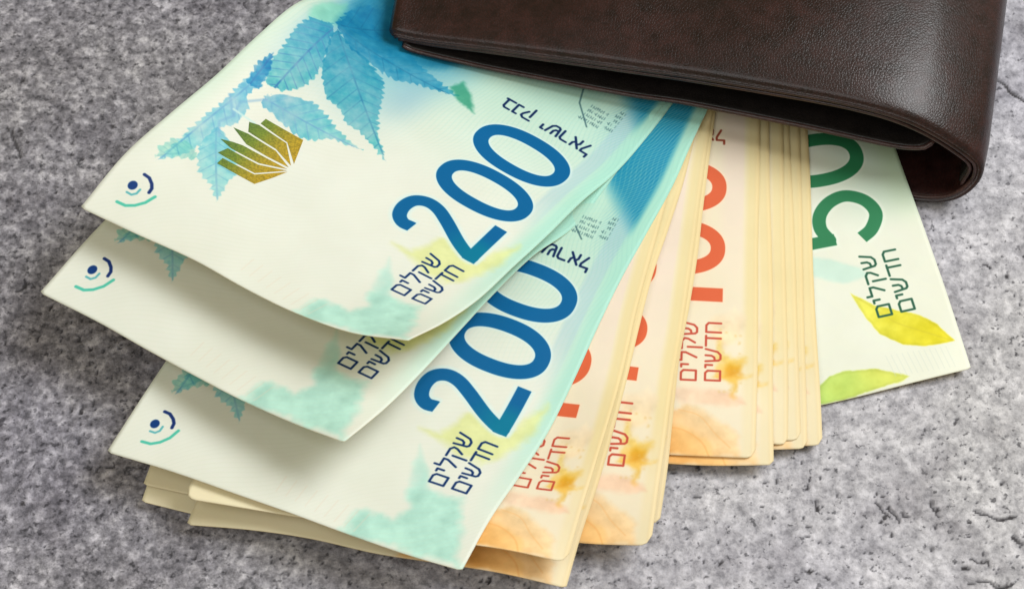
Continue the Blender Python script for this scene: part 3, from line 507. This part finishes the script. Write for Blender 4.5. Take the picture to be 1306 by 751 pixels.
'A':(116,'5 -1177 40 -230 -1131 42 -463 -1083 44 -696 -1034 44 -929 -986 44 -1163 -937 48 -1396 -884 56 41 -989 52 -192 -942 55 -424 -894 56 -657 -846 55 -889 -797 53 -1121 -748 53 -1353 -697 56 79 -800 64 -153 -753 68 -385 -705 70 -617 -657 67 -849 -608 62 -1080 -559 60 -1312 -509 60 118 -612 74 -114 -564 78 -346 -516 80 -578 -468 77 -809 -419 72 -1040 -370 69 -1272 -320 68 157 -423 83 -75 -375 85 -306 -327 86 -538 -278 85 -769 -230 82 -1001 -181 80 -1232 -132 78 197 -234 92 -35 -186 94 -267 -138 94 -498 -89 94 -730 -41 93 -961 8 91 -1193 57 90 236 -45 101 5 3 102 -227 52 103 -459 100 103 -690 149 103 -922 197 101 -1153 246 100 276 144 109 44 192 110 -187 241 111 -419 289 112 -651 338 111 -882 386 110 -1114 435 108 315 333 116 84 381 116 -148 430 118 -379 478 118 -611 527 117 -843 575 115 -1074 624 113 355 522 121 123 571 122 -108 619 123 -340 667 124 -571 716 122 -803 765 119 -1035 813 116 395 711 125 163 760 126 -69 808 126 -300 857 127 -532 905 125 -763 954 121 -995 1002 117 434 900 127 203 949 128 -29 997 128 -261 1046 129 -492 1094 126 -724 1143 122 -955 1192 117 474 1090 128 242 1138 129 11 1187 129 -221 1235 129 -453 1284 126 -684 1332 122 -916 1381 117'),
'H2b':(142,'554 -1053 70 320 -1017 70 85 -981 70 -149 -944 70 -383 -907 70 -617 -870 70 -851 -833 69 593 -820 78 356 -784 78 121 -748 78 -113 -711 78 -347 -674 79 -580 -637 78 -814 -600 78 621 -586 88 389 -550 88 156 -514 88 -77 -477 88 -310 -440 88 -544 -403 88 -777 -366 88 652 -352 99 424 -315 99 193 -279 99 -40 -243 99 -273 -206 99 -507 -169 99 -740 -132 99 701 -121 110 466 -82 110 232 -45 110 -2 -9 110 -236 28 110 -470 64 110 -703 101 110 744 112 119 506 150 119 270 187 120 36 224 120 -198 261 120 -432 298 120 -666 335 120 776 347 127 541 383 127 307 420 127 73 457 127 -161 494 127 -395 531 127 -629 568 127 809 581 131 576 617 131 343 654 131 109 691 131 -125 728 131 -359 765 131 -592 802 131 846 815 133 613 852 133 379 888 133 146 925 133 -88 962 133 -322 999 133 -556 1036 133 883 1049 133 650 1085 133 416 1122 133 182 1159 133 -51 1196 133 -285 1233 133 -519 1269 133 920 1282 133 687 1319 133 453 1356 133 219 1393 133 -15 1430 133 -248 1466 133 -482 1503 133 957 1516 132 723 1553 132 490 1590 132 256 1627 132 22 1663 132 -212 1700 132 -445 1737 132 994 1750 132 760 1787 132 527 1824 132 293 1860 132 59 1897 132 -175 1934 132 -409 1971 132'),
'H2':(142,'512 -1173 125 279 -1147 89 46 -1108 81 -188 -1069 83 -422 -1032 87 -655 -994 90 -889 -957 93 547 -943 124 315 -912 98 83 -874 93 -150 -836 93 -384 -798 96 -618 -761 98 -852 -723 101 586 -710 139 353 -675 121 120 -640 109 -113 -602 106 -347 -565 106 -581 -527 107 -814 -490 108 623 -476 149 389 -438 139 157 -406 122 -76 -369 116 -310 -331 115 -543 -293 116 -777 -256 117 664 -249 122 430 -212 116 195 -172 120 -39 -135 122 -272 -97 123 -506 -60 125 -739 -22 126 701 -15 120 467 22 120 233 61 124 0 99 128 -234 136 131 -468 174 132 -701 212 133 739 218 128 505 256 129 271 294 132 38 332 135 -196 370 137 -430 407 138 -663 445 139 776 452 135 543 489 136 309 527 138 75 565 140 -158 603 141 -392 641 141 -626 679 142 814 685 140 581 723 141 347 761 141 113 799 142 -120 837 142 -354 875 143 -588 912 143 852 919 142 618 957 142 385 995 143 151 1032 143 -82 1070 143 -316 1108 143 -550 1146 143 890 1152 143 656 1190 143 423 1228 143 189 1266 143 -45 1304 143 -278 1342 143 -512 1380 143 928 1386 142 694 1424 143 460 1462 143 227 1500 142 -7 1538 142 -240 1575 142 -474 1613 142 966 1620 142 732 1658 142 498 1695 142 265 1733 142 31 1771 142 -202 1809 142 -436 1847 142'),
'H1b':(142,'201 -1339 122 -30 -1291 136 -264 -1245 125 -499 -1196 110 -734 -1137 105 -974 -1089 84 -1220 -1050 53 257 -1122 110 25 -1068 118 -208 -1018 115 -442 -966 109 -676 -912 106 -912 -861 96 -1143 -810 77 324 -906 112 88 -846 115 -147 -792 115 -381 -738 113 -614 -684 112 -846 -630 108 -1074 -573 96 387 -686 131 151 -625 127 -84 -568 123 -318 -512 121 -550 -455 120 -780 -399 117 -1008 -339 111 447 -462 147 211 -402 140 -23 -343 134 -255 -285 130 -486 -227 128 -715 -168 127 -943 -107 124 500 -235 153 269 -176 146 38 -116 140 -192 -57 137 -422 2 136 -650 62 135 -878 123 134 555 -9 154 329 52 147 101 111 143 -128 171 141 -357 231 141 -586 291 142 -814 353 142 626 214 147 396 278 144 166 339 142 -64 399 142 -293 459 144 -522 520 146 -750 582 147 696 439 142 462 503 143 231 565 144 0 626 145 -229 687 147 -458 749 149 -686 811 151 754 669 144 523 730 145 293 792 146 63 854 148 -166 915 150 -395 977 151 -623 1039 152 812 898 147 583 959 148 354 1020 149 125 1082 150 -104 1144 151 -332 1205 152 -561 1268 153 873 1127 150 644 1187 151 415 1249 151 187 1310 152 -42 1372 152 -270 1434 153 -499 1496 154 934 1355 152 705 1416 153 477 1477 153 248 1539 153 20 1600 153 -208 1662 154 -437 1724 154'),
'H1':(142,'196 -1300 243 -33 -1247 253 -263 -1202 233 -497 -1155 212 -734 -1103 200 -976 -1051 189 -1224 -1002 175 252 -1086 223 34 -1035 189 -201 -983 178 -438 -932 171 -674 -880 169 -910 -826 166 -1143 -771 162 314 -869 199 102 -821 143 -138 -763 141 -376 -708 145 -611 -654 150 -844 -599 153 -1073 -540 154 376 -648 178 162 -600 134 -79 -540 136 -315 -483 140 -549 -427 145 -780 -370 149 -1010 -311 152 433 -422 162 211 -373 143 -24 -313 145 -257 -255 145 -489 -198 148 -720 -141 151 -949 -82 154 483 -192 164 257 -139 153 29 -83 151 -201 -26 151 -431 31 153 -661 89 155 -891 147 157 543 36 164 314 92 158 85 148 156 -144 204 156 -374 261 157 -603 318 158 -833 376 160 604 264 162 373 321 160 143 378 159 -87 434 159 -317 491 159 -546 548 161 -776 605 162 660 494 162 430 551 161 200 607 160 -30 664 161 -260 721 161 -489 778 162 -719 835 163 716 724 162 486 780 162 257 837 161 27 894 162 -203 951 162 -433 1007 162 -662 1064 163 773 953 162 543 1010 162 313 1067 162 84 1124 162 -146 1180 162 -376 1237 163 -606 1294 163 830 1183 162 600 1240 162 370 1297 162 140 1353 162 -89 1410 162 -319 1467 163 -549 1524 163 886 1413 162 657 1470 162 427 1526 162 197 1583 162 -33 1640 162 -262 1697 163 -492 1754 163'),
'N3':(150,'-178 -1336 263 -400 -1258 244 -619 -1169 228 -839 -1075 219 -1062 -985 207 -1288 -896 197 -1521 -815 190 -81 -1121 235 -300 -1032 215 -519 -944 198 -739 -851 190 -962 -759 186 -1186 -668 186 -1408 -577 192 28 -913 183 -191 -815 176 -414 -722 168 -635 -628 167 -857 -534 170 -1077 -441 177 -1294 -344 187 141 -700 148 -83 -598 150 -305 -501 150 -528 -405 155 -749 -309 161 -967 -214 170 -1181 -116 179 242 -476 148 19 -377 149 -202 -278 149 -422 -181 153 -641 -84 159 -858 13 166 -1072 112 173 336 -249 161 118 -151 159 -100 -54 156 -318 44 157 -534 142 160 -750 240 165 -965 340 170 434 -24 167 218 73 161 3 172 160 -212 270 160 -428 369 163 -643 467 166 -858 567 169 544 197 165 326 296 162 110 397 162 -106 496 163 -322 595 164 -537 694 167 -752 793 169 655 421 165 434 521 165 216 622 165 -1 722 165 -217 821 166 -432 920 167 -647 1020 169 750 653 172 535 750 169 319 849 167 104 948 166 -112 1048 166 -327 1147 167 -542 1246 169 850 882 177 636 979 171 422 1077 167 207 1176 166 -8 1275 166 -222 1374 167 -437 1473 168 956 1108 176 741 1206 170 526 1305 166 311 1403 165 97 1502 166 -118 1601 167 -333 1700 168 1061 1335 174 846 1433 169 631 1532 166 416 1631 165 201 1729 166 -14 1828 167 -229 1927 168'),
'N2':(150,'-607 -930 485 -800 -819 415 -998 -697 368 -1196 -568 340 -1397 -440 320 -1599 -313 317 -1814 -200 333 -457 -742 416 -658 -615 376 -860 -491 338 -1060 -362 318 -1260 -232 316 -1455 -98 335 -1657 25 357 -322 -543 356 -523 -415 328 -724 -287 301 -922 -157 289 -1120 -25 295 -1317 107 317 -1514 237 344 -191 -344 305 -389 -215 278 -586 -84 258 -783 48 255 -980 180 268 -1175 313 293 -1369 445 324 -57 -144 261 -251 -14 232 -446 118 217 -642 252 223 -838 386 244 -1032 519 274 -1225 651 310 85 48 213 -105 184 190 -302 318 179 -499 454 197 -696 590 226 -890 725 263 -1083 857 307 254 223 163 49 374 167 -155 516 167 -356 655 186 -555 794 214 -752 932 255 -946 1068 308 397 432 166 191 573 170 -13 715 171 -215 856 181 -415 995 200 -616 1136 232 -813 1280 291 523 649 172 324 782 172 125 919 173 -74 1058 177 -273 1196 184 -471 1334 199 -661 1473 234 658 859 176 461 991 176 264 1125 176 68 1261 176 -129 1398 178 -324 1535 185 -516 1673 200 797 1065 181 601 1198 182 405 1332 182 210 1467 181 15 1602 180 -179 1739 181 -372 1876 187 938 1271 189 742 1404 191 547 1538 192 352 1672 190 158 1807 186 -35 1943 183 -228 2080 183 1079 1477 199 884 1610 202 689 1743 204 495 1877 203 301 2012 195 108 2148 189 -85 2285 185'),
'N1':(150,'-379 -616 671 -588 -532 583 -796 -418 534 -1003 -292 511 -1210 -162 508 -1427 -48 507 -1652 55 539 -255 -458 531 -459 -345 481 -665 -220 460 -873 -90 456 -1081 43 470 -1293 170 502 -1501 291 560 -122 -282 424 -323 -152 405 -529 -21 402 -738 111 409 -944 245 430 -1147 377 473 -1339 508 538 14 -88 356 -185 46 353 -392 179 358 -599 312 369 -802 447 394 -998 582 440 -1181 716 508 151 105 292 -48 242 299 -255 376 307 -459 511 324 -660 648 353 -853 789 405 -1034 930 484 284 300 228 87 436 235 -116 571 249 -319 707 267 -520 845 293 -714 988 343 -894 1141 430 435 487 176 233 628 184 26 765 198 -179 901 208 -382 1036 214 -581 1174 239 -758 1320 308 580 689 174 374 828 177 169 964 182 -34 1100 185 -235 1235 187 -431 1372 198 -619 1513 231 713 899 180 511 1032 184 310 1167 188 110 1303 189 -87 1438 187 -282 1575 192 -474 1713 203 845 1109 194 647 1240 198 449 1373 202 253 1507 202 57 1642 198 -137 1779 197 -330 1916 201 983 1316 204 786 1447 206 590 1580 206 395 1713 206 200 1848 205 6 1984 205 -188 2120 206 1123 1522 206 927 1654 206 731 1786 206 536 1920 206 342 2054 206 148 2189 206 -46 2325 206 1264 1728 206 1068 1861 206 873 1993 205 678 2126 205 484 2260 205 290 2395 206 96 2530 206'),
}

# ------------------------------------------------------------------ the notes: bent sheets, given as 13 x 7 grids of points (1/20 mm)
NU, NV = 13, 7
def grid_interp(G, L, uv):
    a = np.clip(uv[:, 0] / L * (NU - 1), 0, NU - 1 - 1e-6); b = np.clip(uv[:, 1] / 71 * (NV - 1), 0, NV - 1 - 1e-6)
    w = lambda t: np.stack([-.5 * t + t * t - .5 * t ** 3, 1 - 2.5 * t * t + 1.5 * t ** 3, .5 * t + 2 * t * t - 1.5 * t ** 3, -.5 * t * t + .5 * t ** 3], -1)
    i = a.astype(int); j = b.astype(int); wa = w(a - i); wb = w(b - j)
    Gp = np.empty((NU + 2, NV + 2, 3)); Gp[1:-1, 1:-1] = G
    Gp[0, 1:-1] = 2 * G[0] - G[1]; Gp[-1, 1:-1] = 2 * G[-1] - G[-2]; Gp[:, 0] = 2 * Gp[:, 1] - Gp[:, 2]; Gp[:, -1] = 2 * Gp[:, -2] - Gp[:, -3]
    return sum((wa[:, p] * wb[:, q])[:, None] * Gp[i + p, j + q] for p in range(4) for q in range(4))
def note(key, mat, label, group, rad=1.0, nu=121, nv=61):
    L, s = GRIDS[key]; G = np.array([float(t) for t in s.split()]).reshape(NU, NV, 3) / 20
    vs = 71 * (.5 - .5 * np.cos(np.linspace(0, math.pi, nv))) * .35 + np.linspace(0, 71, nv) * .65
    d = np.minimum(vs, 71 - vs); ins = np.where(d < rad, rad - np.sqrt(np.clip(rad ** 2 - (rad - d) ** 2, 0, None)), 0)
    us = np.linspace(0, 1, nu) ** 1.15
    U = ins[None, :] + us[:, None] * (L - 2 * ins[None, :]); Vv = np.broadcast_to(vs, U.shape)
    uv = np.stack([U.ravel(), Vv.ravel()], -1); P = grid_interp(G, L, uv)
    ph = sum(map(ord, key)) * 1.7; near = np.exp(-uv[:, 1] / 5.) + np.exp(-uv[:, 0] / 4.)      # edges are never perfectly flat
    P[:, 2] += .10 * near * np.sin(uv[:, 0] / 5.3 + uv[:, 1] / 7. + ph) * np.sin(uv[:, 0] / 13. + 2 * ph)
    P[:, :2] += (.10 * near * np.sin(uv[:, 0] / 8.1 + uv[:, 1] / 6. + 3 * ph))[:, None] * np.array([.8, .6])
    Q = P.reshape(nu, nv, 3); n = np.cross(np.gradient(Q, axis=0), np.gradient(Q, axis=1)); n /= np.linalg.norm(n, axis=-1)[..., None] + 1e-12
    n = n.reshape(-1, 3); V = np.concatenate([P + n * .05, P - n * .05]); off = nu * nv; F = []; MI = []
    idx = np.arange(off).reshape(nu, nv)
    q = np.stack([idx[:-1, :-1], idx[1:, :-1], idx[1:, 1:], idx[:-1, 1:]], -1).reshape(-1, 4)
    F += q.tolist(); MI += [0] * len(q); F += (q[:, ::-1] + off).tolist(); MI += [1] * len(q)
    ring = list(idx[:, 0]) + list(idx[-1, 1:]) + list(idx[-2::-1, -1]) + list(idx[0, -2:0:-1])
    for a, b in zip(ring, ring[1:] + ring[:1]): F.append((int(a), int(a + off), int(b + off), int(b))); MI.append(2)
    UV = np.stack([uv[:, 0] / L, uv[:, 1] / 71], -1); UV = np.concatenate([UV, UV])
    o = mesh_obj('banknote', V, F, [mat, M_plain, M_plain if mat == P200 else M_cut], None, UV, MI); tag(o, label, 'banknote', group)
    return o, G, L
g2, g1 = 'blue 200 notes fanned at the left', 'orange 100 notes under and beside the blue ones'
NOTES = [
 ('F50', P50, 'green 50 note at the far right with a yellow leaf, lying on the stone', None, .3),
 ('H4c', P100, 'lowest note of the straight stack, its cream edge next to the green note', g1, 1.6),
 ('H4b', P100, 'second lowest note of the straight stack, a thin cream strip with rounded corner', g1, 1.6),
 ('H4a', P100, 'third lowest note of the straight stack, its rounded corner inside the one below', g1, 1.9),
 ('H4d', P100, 'narrow cream strip of a note in the middle of the straight stack', g1, 1.5),
 ('H3b', P100, 'note under the uncovered orange one of the straight stack, squarer corner sticking out', g1, .9),
 ('H3', P100, 'orange 100 note on top of the straight stack with uncovered red lettering', g1, 1.9),
 ('B', P100, 'lowest note of the left pile, only a cream corner showing on the stone', g1, .3),
 ('A', P100, 'shaded cream note corner just above the lowest one of the left pile', g1, .3),
 ('H2b', P100, 'thin strip of a note peeking out under the round-cornered orange note', g1, 1.2),
 ('H2', P100, 'orange 100 note with rounded corner between the straight stack and the lifted note', g1, 2.3),
 ('H1b', P100, 'orange note reaching nearest the bottom of the photo, under the lifted one', g1, .4),
 ('H1', P100, 'orange 100 note lifted off the one below, directly under the lowest blue note', g1, 2.3),
 ('N3', P200, 'lowest blue 200 note, resting on the orange notes', g2, .35),
 ('N2', P200, 'middle blue 200 note raised between two others, its big number hidden', g2, .25),
 ('N1', P200, 'top blue 200 note with blue vine leaves and a gold green emblem', g2, .25),
]
top = None
for key, mat, lab, grp, rad in NOTES:
    top = note(key, mat, lab, grp, rad)
# the colour-shifting foil emblem on the top note, six pointed blades
def ink():
    k = N('gold_green_shifting_ink'); uvn = k.n('ShaderNodeUVMap', uv_map='print'); sx = k.n('ShaderNodeSeparateXYZ'); k.l(uvn.outputs['UV'], sx.inputs[0])
    tc = k.n('ShaderNodeTexCoord').outputs['Object']; col = k.ramp(sx.outputs['Y'], [(.0, (.42, .27, .012)), (.34, (.33, .25, .014)), (.66, (.13, .19, .014)), (1, (.04, .12, .02))])
    f = k.noise(tc, 2500, 2, .7); col = k.mix(.6, col, k.ramp(f, [(.35, (.45, .5, .3)), (.65, (1.5, 1.4, 1.2))]), 'MULTIPLY')
    k.l(col, k.p.inputs['Base Color']); k.p.inputs['Metallic'].default_value = .25; k.p.inputs['Roughness'].default_value = .45; return k.m
M_ink = ink()
BLADES = [[(22.1, 57.3), (23.5, 57.3), (24.4, 50.7), (29.2, 46.7), (26.4, 47.9), (22.8, 49.5)],
 [(24.2, 58.7), (26.0, 58.1), (26.8, 51.7), (29.4, 47.0), (25.0, 51.0), (24.3, 57.3)],
 [(26.9, 60.4), (27.8, 58.5), (28.5, 56.6), (29.2, 51.2), (29.8, 47.2), (27.5, 51.9), (26.7, 57.7)],
 [(30.7, 60.4), (31.4, 57.6), (31.8, 51.4), (30.4, 47.3), (29.9, 51.5), (29.5, 56.3)],
 [(33.8, 59.1), (34.5, 57.5), (34.7, 51.1), (31.1, 47.2), (32.5, 51.6), (32.1, 57.9)],
 [(36.6, 57.4), (37.6, 49.3), (31.9, 47.0), (35.3, 51.0), (35.3, 57.4)]]
import bmesh
for bl in BLADES:
    q = np.array(bl); area2 = sum(a[0] * b[1] - b[0] * a[1] for a, b in zip(q, np.roll(q, -1, 0)))
    if area2 < 0: q = q[::-1]
    e1 = q - np.roll(q, 1, 0); e1 /= np.linalg.norm(e1, axis=1)[:, None]; e2 = np.roll(e1, -1, 0)
    nn = np.stack([e1[:, 1] + e2[:, 1], -e1[:, 0] - e2[:, 0]], -1); dn = (nn[:, 0] * e1[:, 1] - nn[:, 1] * e1[:, 0])[:, None]
    bl = [tuple(t) for t in q + .15 * np.clip(nn / np.maximum(dn, .45), -3, 3)]          # let the ink spread a little
    bm = bmesh.new(); f = bm.faces.new([bm.verts.new((x, y, 0)) for x, y in bl])
    if f.normal.z < 0 or True: bm.normal_update()
    if bm.faces[:][0].normal.z < 0: bmesh.ops.reverse_faces(bm, faces=bm.faces[:])
    bmesh.ops.triangulate(bm, faces=bm.faces[:]); bmesh.ops.subdivide_edges(bm, edges=bm.edges[:], cuts=3, use_grid_fill=True)
    bm.verts.ensure_lookup_table(); uv = np.array([(v.co.x, v.co.y) for v in bm.verts]); fs = [[v.index for v in f.verts] for f in bm.faces]
    bm.verts.index_update(); fs = [[v.index for v in f.verts] for f in bm.faces]; bm.free()
    P = grid_interp(top[1], top[2], uv); Pu = grid_interp(top[1], top[2], uv + [.1, 0]); Pv = grid_interp(top[1], top[2], uv + [0, .1])
    n = np.cross(Pu - P, Pv - P); n /= np.linalg.norm(n, axis=1)[:, None]; m = len(P)
    V = np.concatenate([P + n * .10, P + n * .045])
    edges = {}
    for f in fs:
        for a, b in zip(f, f[1:] + f[:1]): edges[(a, b)] = 1
    F = [list(f) for f in fs] + [[a, a + m, b + m, b] for (a, b) in edges if (b, a) not in edges]
    uvn = np.stack([uv[:, 0] / 60, (uv[:, 1] - 46.5) / 14], -1)
    mesh_obj('emblem_blade', V, F, [M_ink], top[0], np.concatenate([uvn, uvn]), smooth=False)
